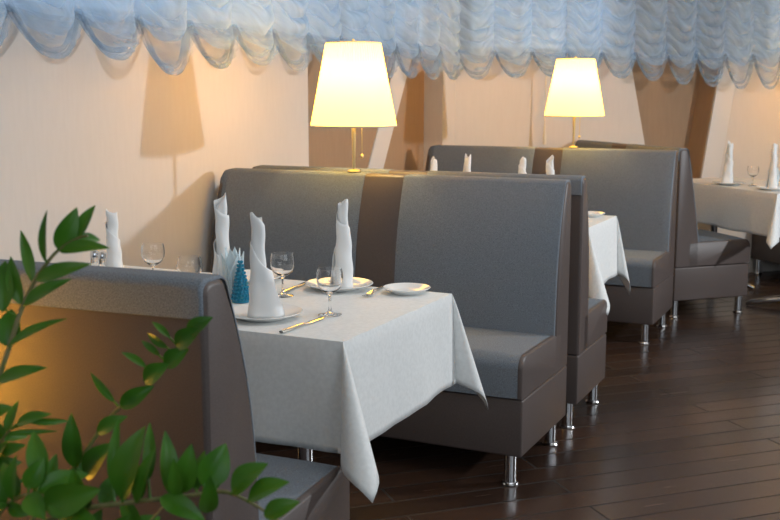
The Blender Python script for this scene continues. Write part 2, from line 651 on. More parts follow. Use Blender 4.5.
# ------------------------------------------------------------------ tables and cloths
def make_table(label, cx, cy, lx, ly, rz=0.0, cols=(-0.42, 0.42)):
    t = thing('restaurant_table', label, 'table', (cx, cy, 0), rz)
    MB().box(-lx / 2 + 0.012, lx / 2 - 0.012, -ly / 2 + 0.012, ly / 2 - 0.012, 0.715, 0.745).build('table_top', M['wood_dark'], t, bevel=0.006)
    for c in cols:
        mb = MB()
        mb.lathe([(0.024, 0.035), (0.024, 0.69), (0.09, 0.705), (0.09, 0.7149)], (c, 0, 0), 20)
        mb.build('column', M['chrome'], t)
        for k in range(4):
            a = PI / 4 + k * PI / 2
            d = Vector((math.cos(a), math.sin(a), 0))
            mb = MB()
            pts = [Vector((c, 0, 0.062)) + d * r + Vector((0, 0, z)) for r, z in ((0.0, 0), (0.06, -0.002), (0.16, -0.016), (0.25, -0.036), (0.285, -0.05))]
            mb.tube(pts, [0.024, 0.024, 0.021, 0.016, 0.012], 10)
            mb.build('foot', M['chrome'], t)
    return t


def make_cloth(label, cx, cy, lx, ly, over, rz=0.0, seed=1, group=None, tilts=(17, 9, 6, 6)):
    rnd = random.Random(seed)
    x0, x1, y0, y1 = -lx / 2, lx / 2, -ly / 2, ly / 2
    ztop = 0.748
    per = []                                   # (x, y, dir, length, outward normal, wave phase)
    def side(ax, ay, bx, by, nx, ny, n):
        for k in range(1, n):
            u = k / n
            e = min(u, 1 - u) * math.dist((ax, ay), (bx, by))
            per.append((ax + (bx - ax) * u, ay + (by - ay) * u, Vector((nx * 0.05, ny * 0.05, -1)).normalized(), over, (nx, ny), min(1, e / 0.12)))
    def corner(x, y, nx, ny, tilt_deg):
        # (nx, ny) unit diagonal pointing out; the 90 degree gore hangs as a pointed fold
        dg = Vector((nx, ny, 0)).normalized()
        hp = Vector((-dg.y, dg.x, 0))
        al, be = math.radians(tilt_deg), math.radians(9)
        N = 22
        for k in range(N + 1):
            th = 2 * PI * k / N
            f = (PI / 2) * k / N
            ln = over / max(math.cos(f), math.sin(f))
            tilt = al * (1 - math.cos(th))
            sd = -be * math.sin(th) * (0.45 + 0.55 * (1 - math.cos(th)) / 2)
            d = Vector((0, 0, -1)) * math.cos(tilt) + dg * math.sin(tilt) + hp * math.sin(sd)
            d += dg * 0.05 * math.cos(th / 2) ** 2
            per.append((x, y, d.normalized(), ln, (dg.x, dg.y), 0.0))
    nX, nY = int(lx / 0.035), int(ly / 0.035)
    side(x0, y0, x1, y0, 0, -1, nX); corner(x1, y0, 1, -1, tilts[0])
    side(x1, y0, x1, y1, 1, 0, nY); corner(x1, y1, 1, 1, tilts[1])
    side(x1, y1, x0, y1, 0, 1, nX); corner(x0, y1, -1, 1, tilts[2])
    side(x0, y1, x0, y0, -1, 0, nY); corner(x0, y0, -1, -1, tilts[3])
    NR = 16
    rows = []
    r0 = 0.010
    ph = rnd.random() * 9
    for i in range(NR + 1):
        row = []
        for k, (x, y, d, ln, nn, wt) in enumerate(per):
            s = i / NR
            h = math.hypot(d.x, d.y)
            p = Vector((x, y, ztop))
            if i == 0:
                q = p
            else:
                # soft bend over the edge, then straight down along d
                q = p + d * (ln * s)
                q += Vector((nn[0], nn[1], 0)) * (0.004 * (1 - math.exp(-s * 20)))
                wv = noise.noise(Vector((x * 5 + ph, y * 5, 0.3))) * 0.020 + noise.noise(Vector((x * 14 + ph, y * 14, 2.3))) * 0.006
                q += Vector((nn[0], nn[1], 0)) * wv * wt * s
                q.z += 0.012 * wt * s * noise.noise(Vector((x * 3, y * 3, ph)))
            row.append(q)
        rows.append(row)
    mb = MB()
    o = mb.grid(rows, close_u=True)
    # hem thickness: turn the edge under
    # top sheet
    top = []
    NXT, NYT = 2, 2
    mb.cap([o + k for k in range(len(per))])
    ob = mb.build('tablecloth', M['cloth'], None, 38, merge=True)
    sm = ob.modifiers.new('cloth_thickness', 'SOLIDIFY')
    sm.thickness = 0.0018
    sm.offset = 1.0
    ob.location = (cx, cy, 0)
    ob.rotation_euler = (0, 0, rz)
    tag(ob, label, 'tablecloth', group)
    return ob


T1C = ((0.14 + 1.504) / 2, (-0.6584 + 0.0281) / 2)
T1S = (1.504 - 0.14, 0.6865)
make_table('restaurant table hidden under the nearest white tablecloth', *T1C, *T1S, cols=(-0.42, 0.375))
make_cloth('white tablecloth draped over the nearest table with a pointed corner fold', *T1C, *T1S, 0.274, seed=3)
T2C = ((0.14 + 1.455) / 2, (1.735 + 2.265) / 2)
T2S = (1.455 - 0.14, 0.53)
make_table('restaurant table hidden under the white cloth of the second booth', *T2C, *T2S)
make_cloth('white tablecloth on the second table, its corners hanging behind the nearer sofas', *T2C, *T2S, 0.285, seed=5, tilts=(14, 6, 6, 6))
c3 = e_loc((-1.0 + 0.15) / 2, (0.58 + 1.18) / 2, 0)
T3S = (1.15, 0.60)
make_table('restaurant table with chrome star foot at the right edge', c3[0], c3[1], *T3S, AE)
make_cloth('cream-white tablecloth on the farthest table at the right edge', c3[0], c3[1], *T3S, 0.26, AE, seed=8)
ZT = 0.7505

# ------------------------------------------------------------------ lamps on the sofa backs
def make_lamp(label, loc, watts=14.0):
    t = thing('table_lamp', label, 'lamp', loc, group='lit table lamps on the sofa backs')
    MB().lathe([(0.026, 0), (0.028, 0.002), (0.028, 0.006), (0.022, 0.010), (0.008, 0.013)], n=28).build('base', M['brass'], t)
    MB().lathe([(0.0065, 0.010), (0.0065, 0.05), (0.0095, 0.17), (0.0105, 0.24), (0.013, 0.262), (0.013, 0.300), (0.009, 0.305)], n=16).build('stem', M['brass'], t)
    MB().lathe([(0.010, 0.300), (0.012, 0.306), (0.020, 0.318), (0.022, 0.330), (0.016, 0.342), (0.0, 0.346)], n=20).build('bulb', M['bulb'], t)
    # pleated empire shade
    zb, zt, rb, rt = 0.187, 0.515, 0.172, 0.108
    N = 144
    rows = []
    for i in range(13):
        u = i / 12
        r = rb + (rt - rb) * u
        rows.append([((r + (0.0022 if k % 2 else -0.0022)) * math.cos(2 * PI * k / N), (r + (0.0022 if k % 2 else -0.0022)) * math.sin(2 * PI * k / N), zb + (zt - zb) * u) for k in range(N)])
    mb = MB(); mb.grid(rows, close_u=True)
    sh = mb.build('lamp_shade', M['shade'], t, 80)
    for r, z in ((rb, zb), (rt, zt)):
        mb = MB()
        mb.tube([((r + 0.001) * math.cos(2 * PI * k / 60), (r + 0.001) * math.sin(2 * PI * k / 60), z) for k in range(61)], 0.0032, 6, False)
        mb.build('shade_trim', M['cord'], sh)
    # spider fitting carrying the shade, finial on top
    mb = MB()
    for k in range(3):
        a = 2 * PI * k / 3
        mb.tube([(0, 0, 0.500), (rt * math.cos(a), rt * math.sin(a), 0.512)], 0.0014, 6)
    mb.tube([(0.013, 0, 0.30), (0.042, 0, 0.35), (0.042, 0, 0.42), (0, 0, 0.500)], 0.0014, 6)
    mb.tube([(-0.013, 0, 0.30), (-0.042, 0, 0.35), (-0.042, 0, 0.42), (0, 0, 0.500)], 0.0014, 6)
    mb.build('shade_holder', M['brass'], t)
    MB().lathe([(0.004, 0.498), (0.004, 0.515), (0.007, 0.520), (0.006, 0.528), (0.0, 0.532)], n=12).build('finial', M['brass'], t)
    # pull chain with a ball
    px, py = 0.030, 0.014
    MB().tube([(px * 0.3, py * 0.3, 0.30), (px, py, 0.285), (px, py, 0.072)], 0.0018, 6).build('pull_chain', M['brass'], t)
    MB().lathe([(0.0, 0.054), (0.0065, 0.059), (0.0075, 0.065), (0.0055, 0.071), (0.0, 0.075)], (px, py, 0), 12).build('chain_ball', M['brass'], t)
    d = bpy.data.lights.new('bulb_light', 'POINT')
    d.energy = watts
    d.color = (1.0, 0.72, 0.36)
    d.shadow_soft_size = 0.03
    l = bpy.data.objects.new('bulb_light', d)
    COL.objects.link(l)
    l.parent = t
    l.location = (0, 0, 0.385)
    return t


lamp1 = make_lamp('lit pleated table lamp on the back of the nearer front-facing sofa', (0.683, YB - 0.031, H + 0.006))
again(lamp1, 'lit pleated table lamp on the back of the farther front-facing sofa', (0.943, YD - 0.031, H + 0.006))

again(lamp1, 'lit pleated table lamp on the sofa beyond the table at the right edge', e_loc(-0.62, 2.06 - 0.031, H + 0.006))

# unseen side table and lamp, added to warm the nearest sofa's rear
t = thing('added_side_table', 'round dark side table added out of view left of the plant, carrying an added lamp', 'table', (0.86, -1.61, 0))
MB().lathe([(0.0, 0.0), (0.15, 0.0), (0.15, 0.012), (0.03, 0.022), (0.022, 0.04), (0.022, 0.40), (0.05, 0.415), (0.0, 0.415)], n=32).build('column', M['chrome'], t)
MB().lathe([(0.0, 0.415), (0.165, 0.415), (0.17, 0.420), (0.17, 0.435), (0.165, 0.44), (0.0, 0.44)], n=48).build('table_top', M['wood_dark'], t)
make_lamp('lit pleated table lamp added out of view left of the plant to warm the rear of the nearest sofa', (0.86, -1.61, 0.4405), 8.0)

# ------------------------------------------------------------------ tableware
def make_plate(label, loc, r=0.103, group='white plates'):
    s = r / 0.103
    mb = MB()
    mb.lathe([(0.0, 0.0012), (0.056 * s, 0.0012), (0.058 * s, 0.0), (0.062 * s, 0.0), (0.066 * s, 0.003), (0.098 * s, 0.0135), (r, 0.0160), (r + 0.001, 0.0172), (r, 0.0182),
              (0.096 * s, 0.0168), (0.068 * s, 0.0078), (0.060 * s, 0.0052), (0.0, 0.0050)], n=56)
    o = mb.build('plate', M['china'], None, 35)
    o.location = loc
    return tag(o, label, 'plate', group)


NAPR = 0.026


def make_napkin(label, loc, h=0.282, rz=0.0, seed=0, group='rolled white napkins', flare=0.0, flare_dir=0.0):
    """linen square rolled on its diagonal into a standing candle with pointed tips"""
    rnd = random.Random(seed)
    turns = 2.15
    N, NZ = 64, 22
    rows = []
    p1, p2 = rnd.uniform(0, 6), rnd.uniform(0, 6)
    for j in range(NZ + 1):
        v = j / NZ
        row = []
        for k in range(N + 1):
            u = k / N
            th = u * turns * 2 * PI
            # the outer layers end lower: the free edge winds down around the roll
            top = h * (1.0 - 0.030 * (1 + math.sin(th * 1.0 + p1)) - 0.045 * abs(math.sin(th * 1.0 + p2)) ** 0.7 - max(0, u - 0.42) ** 1.1 * 0.95)
            if u < 0.10:
                top -= 0.02 * (0.10 - u) / 0.10
            z = top * v
            zz = z / h
            r = 0.0125 + 0.0125 * u + 0.009 * (1 - zz) ** 2.6 * (0.3 + 0.7 * u) + 0.0012 * math.sin(zz * 23 + th * 1.5 + p2) + 0.0016 * math.sin(3 * th + p2 + zz * 4) * (1 - u * 0.4)
            r += flare * max(0.0, math.cos(th - flare_dir)) ** 3 * (1 - zz) ** 2.2 * (1.0 if u > 0.5 else 0.0) * min(1.0, (u - 0.5) * 6 if u > 0.5 else 0)
            r *= 1.0 + 0.06 * math.sin(zz * 7 + p1)
            row.append((r * math.cos(th), r * math.sin(th), z))
        rows.append(row)
    mb = MB(); mb.grid(rows)
    o = mb.build('napkin', M['napkin'], None, 60)
    o.location = loc
    o.rotation_euler = (0, 0, rz)
    sm = o.modifiers.new('linen_thickness', 'SOLIDIFY')
    sm.thickness = 0.0012
    return tag(o, label, 'napkin', group)


ZP = ZT + 0.0056
make_plate('white dinner plate in the front corner of the nearest table, under a tall napkin', (1.185, -0.505, ZT))
make_napkin('tall rolled napkin standing on the front plate of the nearest table', (1.176, -0.512, ZP), 0.280, 0.0, 1, flare=0.032, flare_dir=0.35)
make_plate('white dinner plate behind the front wine glass, under a napkin', (1.165, -0.045, ZT))
make_napkin('tall rolled napkin standing in front of the brown sofa strip', (1.182, -0.050, ZP), 0.280, 2.2, 2, flare=0.012, flare_dir=1.0)
make_plate('white dinner plate half hidden behind the rear wine glass', (0.845, -0.040, ZT))
make_napkin('tallest rolled napkin, left of the pale blue paper napkins', (0.897, -0.272, ZT), 0.303, 4.0, 3)
make_napkin('rolled napkin by the wall, farthest on the nearest table', (0.395, -0.160, ZT), 0.222, 1.1, 4)
make_plate('small white side plate at the right end of the nearest table', (1.381, -0.022, ZT), 0.070)


def make_glass(label, loc, r=0.036, h=0.126, group='stemmed wine glasses'):
    s = r / 0.036
    zb = h * 0.46
    out = [(0.0, 0.0), (0.030, 0.0), (0.0315, 0.0012), (0.028, 0.0028), (0.010, 0.0060), (0.0048, 0.012), (0.0036, 0.025), (0.0036, zb - 0.008), (0.006, zb - 0.001)]
    bowl = [(0.016 * s, zb + 0.004), (0.028 * s, zb + 0.014), (0.0350 * s, zb + 0.030), (r, zb + 0.042), (0.0350 * s, h - 0.012), (0.0325 * s, h)]
    inn = [(rr - 0.0014, z) for rr, z in reversed(bowl)]
    inn[-1] = (0.013 * s, zb + 0.0065)
    mb = MB()
    mb.lathe(out + bowl + inn + [(0.0, zb + 0.0035)], n=40)
    o = mb.build('wine_glass', M['glass'], None, 50)
    o.location = loc
    return tag(o, label, 'glass', group)


make_glass('wine glass nearest us, in front of the second dinner plate', (1.328, -0.401, ZT))
make_glass('wine glass standing between the front napkin and the brown strip', (1.074, -0.223, ZT))
make_glass('wine glass standing against the yellow shadow on the wall', (0.607, -0.225, ZT))
mb = MB()
o_ = [(0.0, 0.0), (0.026, 0.0), (0.030, 0.003), (0.040, 0.020), (0.0425, 0.036), (0.040, 0.052), (0.036, 0.063)]
mb.lathe(o_ + [(r - 0.0016, z) for r, z in reversed(o_[2:])] + [(0.0, 0.005)], n=40)
g = mb.build('glass_bowl', M['glass'], None, 50)
g.location = (0.62, -0.056, ZT)
tag(g, 'low round glass bowl between the wall and the tallest napkin', 'bowl')


def make_knife(label, loc, rz, group='steel table knives'):
    t = thing('table_knife', label, 'knife', loc, rz, group)
    mb = MB()
    pts = [(-0.105, 0.0062, 0.0032), (-0.09, 0.0078, 0.0042), (-0.05, 0.0068, 0.0040), (-0.012, 0.0052, 0.0034), (0.0, 0.0046, 0.0028)]
    rows = [[(x, w * math.cos(a), 0.0044 + hh * math.sin(a)) for a in [2 * PI * k / 12 for k in range(12)]] for x, w, hh in pts]
    o = mb.grid(rows, close_u=True); mb.cap(list(range(o, o + 12))); mb.cap(list(range(o + 48, o + 60)))
    mb.build('handle', M['steel'], t)
    mb = MB()
    poly = [(0.0, -0.0045), (0.02, -0.0075), (0.07, -0.0085), (0.095, -0.006), (0.105, 0.002), (0.10, 0.0065), (0.06, 0.0075), (0.0, 0.0045)]
    mb.prism(poly, 0.0022, 0.0042)
    mb.build('blade', M['steel'], t, bevel=0.0006)
    return t


def make_fork(label, loc, rz, group='steel table forks'):
    t = thing('table_fork', label, 'fork', loc, rz, group)
    mb = MB()
    pts = [(-0.10, 0.0066, 0.0016, 0), (-0.085, 0.0078, 0.0018, 0), (-0.03, 0.004, 0.002, 0.004), (0.02, 0.0032, 0.0020, 0.009), (0.042, 0.009, 0.0016, 0.006), (0.056, 0.0115, 0.0014, 0.003)]
    rows = [[(x, w * math.cos(a), 0.0022 + z + hh * math.sin(a)) for a in [2 * PI * k / 10 for k in range(10)]] for x, w, hh, z in pts]
    o = mb.grid(rows, close_u=True); mb.cap(list(range(o, o + 10))); mb.cap(list(range(o + 50, o + 60)))
    mb.build('handle', M['steel'], t)
    mb = MB()
    for y in (-0.0093, -0.0031, 0.0031, 0.0093):
        mb.tube([(0.053, y, 0.0052), (0.075, y, 0.0035), (0.098, y * 0.95, 0.0085)], [0.0017, 0.0015, 0.0009], 6)
    mb.build('tines', M['steel'], t)
    return t


k1 = make_knife('steel table knife lying at the front edge beside the front plate', (1.332, -0.547, ZT), math.radians(88))
again(k1, 'steel table knife lying behind the rear wine glass', (1.042, -0.098, ZT), math.radians(98))
make_fork('steel fork lying between the second dinner plate and the side plate', (1.293, -0.060, ZT), math.radians(-80))

# pale paper napkins fanned in a holder, beside a beaded teal cone
hx, hy = 0.968, -0.322
mb = MB()
o_ = [(0.0, 0.0), (0.030, 0.0), (0.034, 0.004), (0.030, 0.03), (0.036, 0.06)]
mb.lathe(o_ + [(r - 0.002, z) for r, z in reversed(o_[2:])] + [(0.0, 0.006)], n=32)
g = mb.build('napkin_holder', M['glass'], None, 50)
g.location = (hx, hy, ZT)
tag(g, 'small glass holder with fanned pale blue paper napkins on the nearest table', 'napkin holder')


def make_paper(label, loc, rz, lean, group, h=0.125):
    mb = MB()
    rows = []
    for i in range(9):
        v = i / 8
        w = 0.005 + 0.020 * math.sin(PI * min(1, v * 0.62 + 0.12)) if v < 0.98 else 0.001
        w *= (1 - max(0, v - 0.55) / 0.46) ** 0.8 if v < 1 else 0
        row = []
        for k in range(5):
            s = (k - 2) / 2
            row.append((lean * v * v * 0.05 + 0.003 * abs(s), w * s, 0.0075 + h * v))
        rows.append(row)
    mb.grid(rows)
    o = mb.build('paper_napkin', M['paper'], None, 60)
    sm = o.modifiers.new('paper_thickness', 'SOLIDIFY'); sm.thickness = 0.0008
    o.location = loc
    o.rotation_euler = (0, 0, rz)
    return tag(o, label, 'paper napkin', group)


for k in range(8):
    a = 2 * PI * k / 8 + 0.3
    rr = 0.009
    make_paper('pale blue paper napkin fanned in the glass holder behind the front napkin', (hx + rr * math.cos(a), hy + rr * math.sin(a), ZT), a, 0.5 if k % 2 else 0.2, 'paper napkins in the front holder', 0.128 if k % 2 else 0.142)


def make_cone_tree(label, loc, h=0.115, r=0.026):
    t = thing('beaded_cone', label, 'ornament', loc, group='teal beaded cones')
    MB().lathe([(r, 0.0), (r, 0.004), (0.003, h), (0.0, h + 0.002)], n=20).build('cone', M['teal'], t)
    bd = MB()
    n = 0
    for i in range(11):
        v = (i + 0.5) / 11
        rr = r + 0.001 - (r - 0.003) * v
        kk = max(4, int(2 * PI * rr / 0.0095))
        for k in range(kk):
            a = 2 * PI * (k + 0.5 * (i % 2)) / kk
            c = (rr * math.cos(a), rr * math.sin(a), 0.005 + h * v)
            bd.lathe([(0.0, -0.0046), (0.0032, -0.0032), (0.0046, 0.0), (0.0032, 0.0032), (0.0, 0.0046)], c, 8)
    bd.build('beads', M['teal'], t)
    return t


cone1 = make_cone_tree('teal beaded cone between the pale paper napkins and the front napkin', (1.012, -0.350, ZT))


def make_shaker(label, loc):
    t = thing('salt_shaker', label, 'shaker', loc, group='glass shakers by the wall')
    MB().lathe([(0.0, 0.0), (0.017, 0.0), (0.0185, 0.004), (0.0165, 0.04), (0.0165, 0.052), (0.0, 0.052)], n=8).build('glass_body', M['glass'], t, 20)
    MB().lathe([(0.0175, 0.050), (0.0175, 0.062), (0.013, 0.072), (0.0, 0.075)], n=20).build('cap', M['chrome'], t)
    return t


s1 = make_shaker('chrome-topped shaker by the wall, left of its pair behind the leaves', (0.292, -0.128, ZT))
again(s1, 'chrome-topped shaker by the wall, right of its pair next to the farthest napkin', (0.335, -0.140, ZT))

# second table: napkins seen over the sofa backs, one side plate
for lab, x, y, s, hh in (('rolled napkin tip beyond the nearer sofa back, leftmost of four', 0.564, 2.08, 5, 0.280), ('rolled napkin tip beyond the nearer sofa back, second from left of four', 0.835, 1.86, 6, 0.318),
                     ('rolled napkin tip beyond the nearer sofa back, third from left of four', 1.034, 2.08, 7, 0.290), ('rolled napkin tip beyond the nearer sofa back, rightmost of four', 1.241, 1.86, 8, 0.312)):
    make_napkin(lab, (x, y, ZT), hh, s * 1.3, s)
make_plate('small white side plate at the aisle end of the second table', (1.35, 2.18, ZT), 0.070)

# third table
def t3(u, v):
    return e_loc(u, v, ZT)


make_plate('white dinner plate at the wall end of the farthest table', t3(-0.47, 0.70))
make_napkin('pointed napkin on the left plate of the farthest table', (*t3(-0.475, 0.70)[:2], ZP), 0.285, 0.4, 12, flare=0.026, flare_dir=3.0)
make_plate('white dinner plate at the right edge of the photo on the farthest table', t3(-0.06, 0.72))
make_napkin('tall rolled napkin beside the blue ornament on the farthest table', (*t3(-0.12, 0.76)[:2], ZP), 0.285, 2.4, 13)
make_glass('wine glass between the two napkins of the farthest table', t3(-0.36, 0.80))
again(cone1, 'teal beaded cone on the farthest table at the right edge', t3(-0.15, 0.90))
for k in range(5):
    a = 2 * PI * k / 5
    q = t3(-0.21, 0.85)
    make_paper('pale paper napkin behind the tall napkin on the farthest table', (q[0] + 0.01 * math.cos(a), q[1] + 0.01 * math.sin(a), ZT - 0.006), a, 0.5, 'paper napkins on the farthest table')

# ------------------------------------------------------------------ organza valances
def make_valance(label, name, to_world, length, widths, bottoms, seed):
    """to_world(s, n, z): s along the rail, n out from the wall"""
    rnd = random.Random(seed)
    t = thing(name, label, 'curtain', group='blue organza valances')
    ZB0, ZTOP = 1.580, 2.05
    # rail
    mb = MB()
    mb.hexa([to_world(0, 0.10, ZTOP), to_world(length, 0.10, ZTOP), to_world(length, 0.16, ZTOP), to_world(0, 0.16, ZTOP),
             to_world(0, 0.10, ZTOP + 0.03), to_world(length, 0.10, ZTOP + 0.03), to_world(length, 0.16, ZTOP + 0.03), to_world(0, 0.16, ZTOP + 0.03)])
    mb.build('rail', M['post'], t)
    s = 0.0
    body = MB()
    for w, zb in zip(widths, bottoms):
        NU, NV = 16, 84
        p0 = rnd.uniform(0, 6)
        sag = rnd.uniform(0.07, 0.13)
        pitch = rnd.uniform(0.075, 0.115)
        rows, uvs = [], []
        for j in range(NV + 1):
            v = j / NV
            z = None
            row, ur = [], []
            for i in range(NU + 1):
                u = i / NU
                c = math.sin(PI * u)
                zlo = ZB0 + 0.015 - 0.075 * c
                z = zlo + (ZTOP - zlo) * v
                ph = (z + sag * (1 - abs(2 * u - 1) ** 2.4)) / pitch * 2 * PI / 2 + p0 + 1.6 * noise.noise(Vector((s * 3 + u * 2.2, z * 7, seed)))
                rid = 0.5 + 0.5 * math.sin(2 * ph)
                n_ = 0.135 + 0.045 * c + (0.004 + 0.040 * c ** 0.6) * rid + 0.012 * noise.noise(Vector((s * 9 + u * 5, z * 16, seed + 4)))
                dz = -0.012 * c ** 0.6 * math.cos(2 * ph)
                row.append(to_world(s + w * u + 0.006 * noise.noise(Vector((z * 20, s, 1))), n_, z + dz))
                ur.append((u + s * 3.1, (z + sag * c * c) * 1.0))
            rows.append(row); uvs.append(ur)
        body.grid(rows, uvs=uvs)
        # hem scallop: balloon that hangs as a U below the gathers and turns back up
        mb = MB()
        for layer in range(2):
            rows, uvs = [], []
            NU2, NV2 = 22, 40
            zz = zb + (0.0 if layer == 0 else rnd.uniform(0.018, 0.035))
            off = rnd.uniform(-0.10, 0.10) if layer else 0.0
            p1 = rnd.uniform(0, 6)
            for j in range(NV2 + 1):
                v = j / NV2
                row, ur = [], []
                for i in range(NU2 + 1):
                    u = i / NU2
                    e = abs(2 * u - 1)
                    zlow = zz + (ZB0 + 0.02 - zz) * e ** 2.6
                    if v < 0.6:
                        k = v / 0.6
                        z = ZB0 + 0.03 + (zlow - ZB0 - 0.03) * k
                        n_ = 0.15 + (0.020 + 0.075 * math.sin(PI * u) ** 0.8) * math.sin(PI * (0.12 + 0.72 * k)) - 0.02 * layer
                        n_ += 0.007 * math.sin(26 * k * (0.4 + math.sin(PI * u)) + p1) * math.sin(PI * u)
                    else:
                        k = (v - 0.6) / 0.4
                        an = 2 * PI * 1.6 * k
                        z = zlow + 0.0115 * (1 - math.cos(an)) * (1 - 0.25 * k)
                        n_ = 0.15 + (0.020 + 0.075 * math.sin(PI * u) ** 0.8) * math.sin(PI * 0.84) - 0.011 * math.sin(an) - 0.02 * layer
                    ss = s + w * (0.5 + (u - 0.5) * (1.06 - 0.10 * min(1, v / 0.72)) + off * 0.3 * math.sin(PI * u) * v)
                    row.append(to_world(ss, n_, z))
                    ur.append((u * 0.9 + s * 3.1, z * 0.8 + 0.06 * math.sin(PI * u)))
                rows.append(row); uvs.append(ur)
            mb.grid(rows, uvs=uvs)
        mb.build('hem_scallop', M['organza_hem'], t, 80)
        s += w
    # plain sheer lining behind the gathers
    mb = MB()
    rows, uvs = [], []
    for j in range(9):
        v = j / 8
        rows.append([to_world(length * i / 60, 0.125 + 0.006 * math.sin(i * 1.7), ZB0 + 0.01 + (ZTOP - ZB0 - 0.01) * v) for i in range(61)])
        uvs.append([(i * 0.2, v * 0.5) for i in range(61)])
    mb.grid(rows, uvs=uvs)
    mb.build('lining', M['organza'], t, 80)
    body.build('gathered_swags', M['organza'], t, 80)
    return t


n1 = 15
wd1 = [0.31] * n1
s_start = -0.16 - 0.155 - 0.31 * 3
bt1 = [1.43, 1.44, 1.45, 1.448, 1.452, 1.405, 1.435, 1.455, 1.435, 1.44, 1.42, 1.415, 1.42, 1.415, 1.42]
make_valance('pale blue gathered organza valance with scalloped hem along the left wall', 'curtain_valance', lambda s, n, z: (n, s_start + s, z), sum(wd1), wd1, bt1, 3)
n2 = 12
wd2 = [0.27, 0.27, 0.26, 0.27, 0.26, 0.25, 0.24, 0.24, 0.24, 0.26, 0.26, 0.26]
bt2 = [1.43, 1.44, 1.45, 1.43, 1.44, 1.425, 1.40, 1.385, 1.37, 1.37, 1.38, 1.38]
val2 = make_valance('pale blue gathered organza valance with pull cord along the turned wall behind the farther lamp', 'curtain_valance', lambda s, n, z: w2(s - 0.06, n, z), sum(wd2), wd2, bt2, 7)

cp = Vector(w2(0.615, 0.10, 0))
cd = MB().tube([cp + Vector(p) for p in ((0, 0, 2.04), (0.002, 0, 1.6), (0.0, 0.001, 1.13))], 0.0035, 6).build('pull_cord', M['cord'], val2)
MB().lathe([(0.0, 0.995), (0.013, 1.0), (0.011, 1.05), (0.006, 1.10), (0.009, 1.115), (0.006, 1.13), (0.0, 1.135)], cp, 12).build('tassel', M['cord'], cd)

# ------------------------------------------------------------------ the plant in the foreground
PX, PY = 1.535, -1.825
pl = thing('potted_plant', 'glossy green houseplant with arching leafy stems in the lower left foreground', 'plant', (PX, PY, 0))
MB().lathe([(0.0, 0.0), (0.10, 0.0), (0.105, 0.01), (0.135, 0.56), (0.145, 0.585), (0.145, 0.60), (0.132, 0.60), (0.126, 0.56), (0.10, 0.2), (0.0, 0.2)], n=40).build('pot', M['pot'], pl)
MB().lathe([(0.1262, 0.565), (0.10, 0.575), (0.04, 0.582), (0.0, 0.585)], n=32).build('soil', M['soil'], pl)
pl_inv = Vector((PX, PY, 0))
CAMDIR = Vector((0.42, -0.88, 0.25))


def add_leaf(mb, base, foot, tip, width, seed):
    rnd = random.Random(seed)
    base, foot, tip = Vector(base), Vector(foot), Vector(tip)
    if (foot - base).length > 0.025:
        foot = base + (foot - base).normalized() * 0.025
    ax = tip - foot
    ln = ax.length
    ax.normalize()
    # leaf faces mostly upward / outward from the stem
    nrm = CAMDIR + Vector((rnd.uniform(-0.5, 0.5), rnd.uniform(-0.3, 0.3), rnd.uniform(-0.1, 0.8)))
    nrm = (nrm - ax * nrm.dot(ax)).normalized()
    sd = ax.cross(nrm)
    mb.tube([base, foot + ax * 0.004], [0.0022, 0.0016], 6)
    rows = []
    NL = 14
    for i in range(NL + 1):
        v = i / NL
        w = width * 0.66 * (math.sin(PI * v ** 0.85) ** 0.8 * (1 - 0.22 * v)) if 0 < v < 1 else 0.0004
        c = foot + ax * (ln * v) + nrm * (0.10 * ln * (math.sin(PI * v) * 0.6 - 0.6 * v * v))
        rows.append([c + sd * (w * s) + nrm * (w * 0.35 * abs(s) ** 1.3) for s in (-1, -0.66, -0.33, 0, 0.33, 0.66, 1)])
    mb.grid(rows)


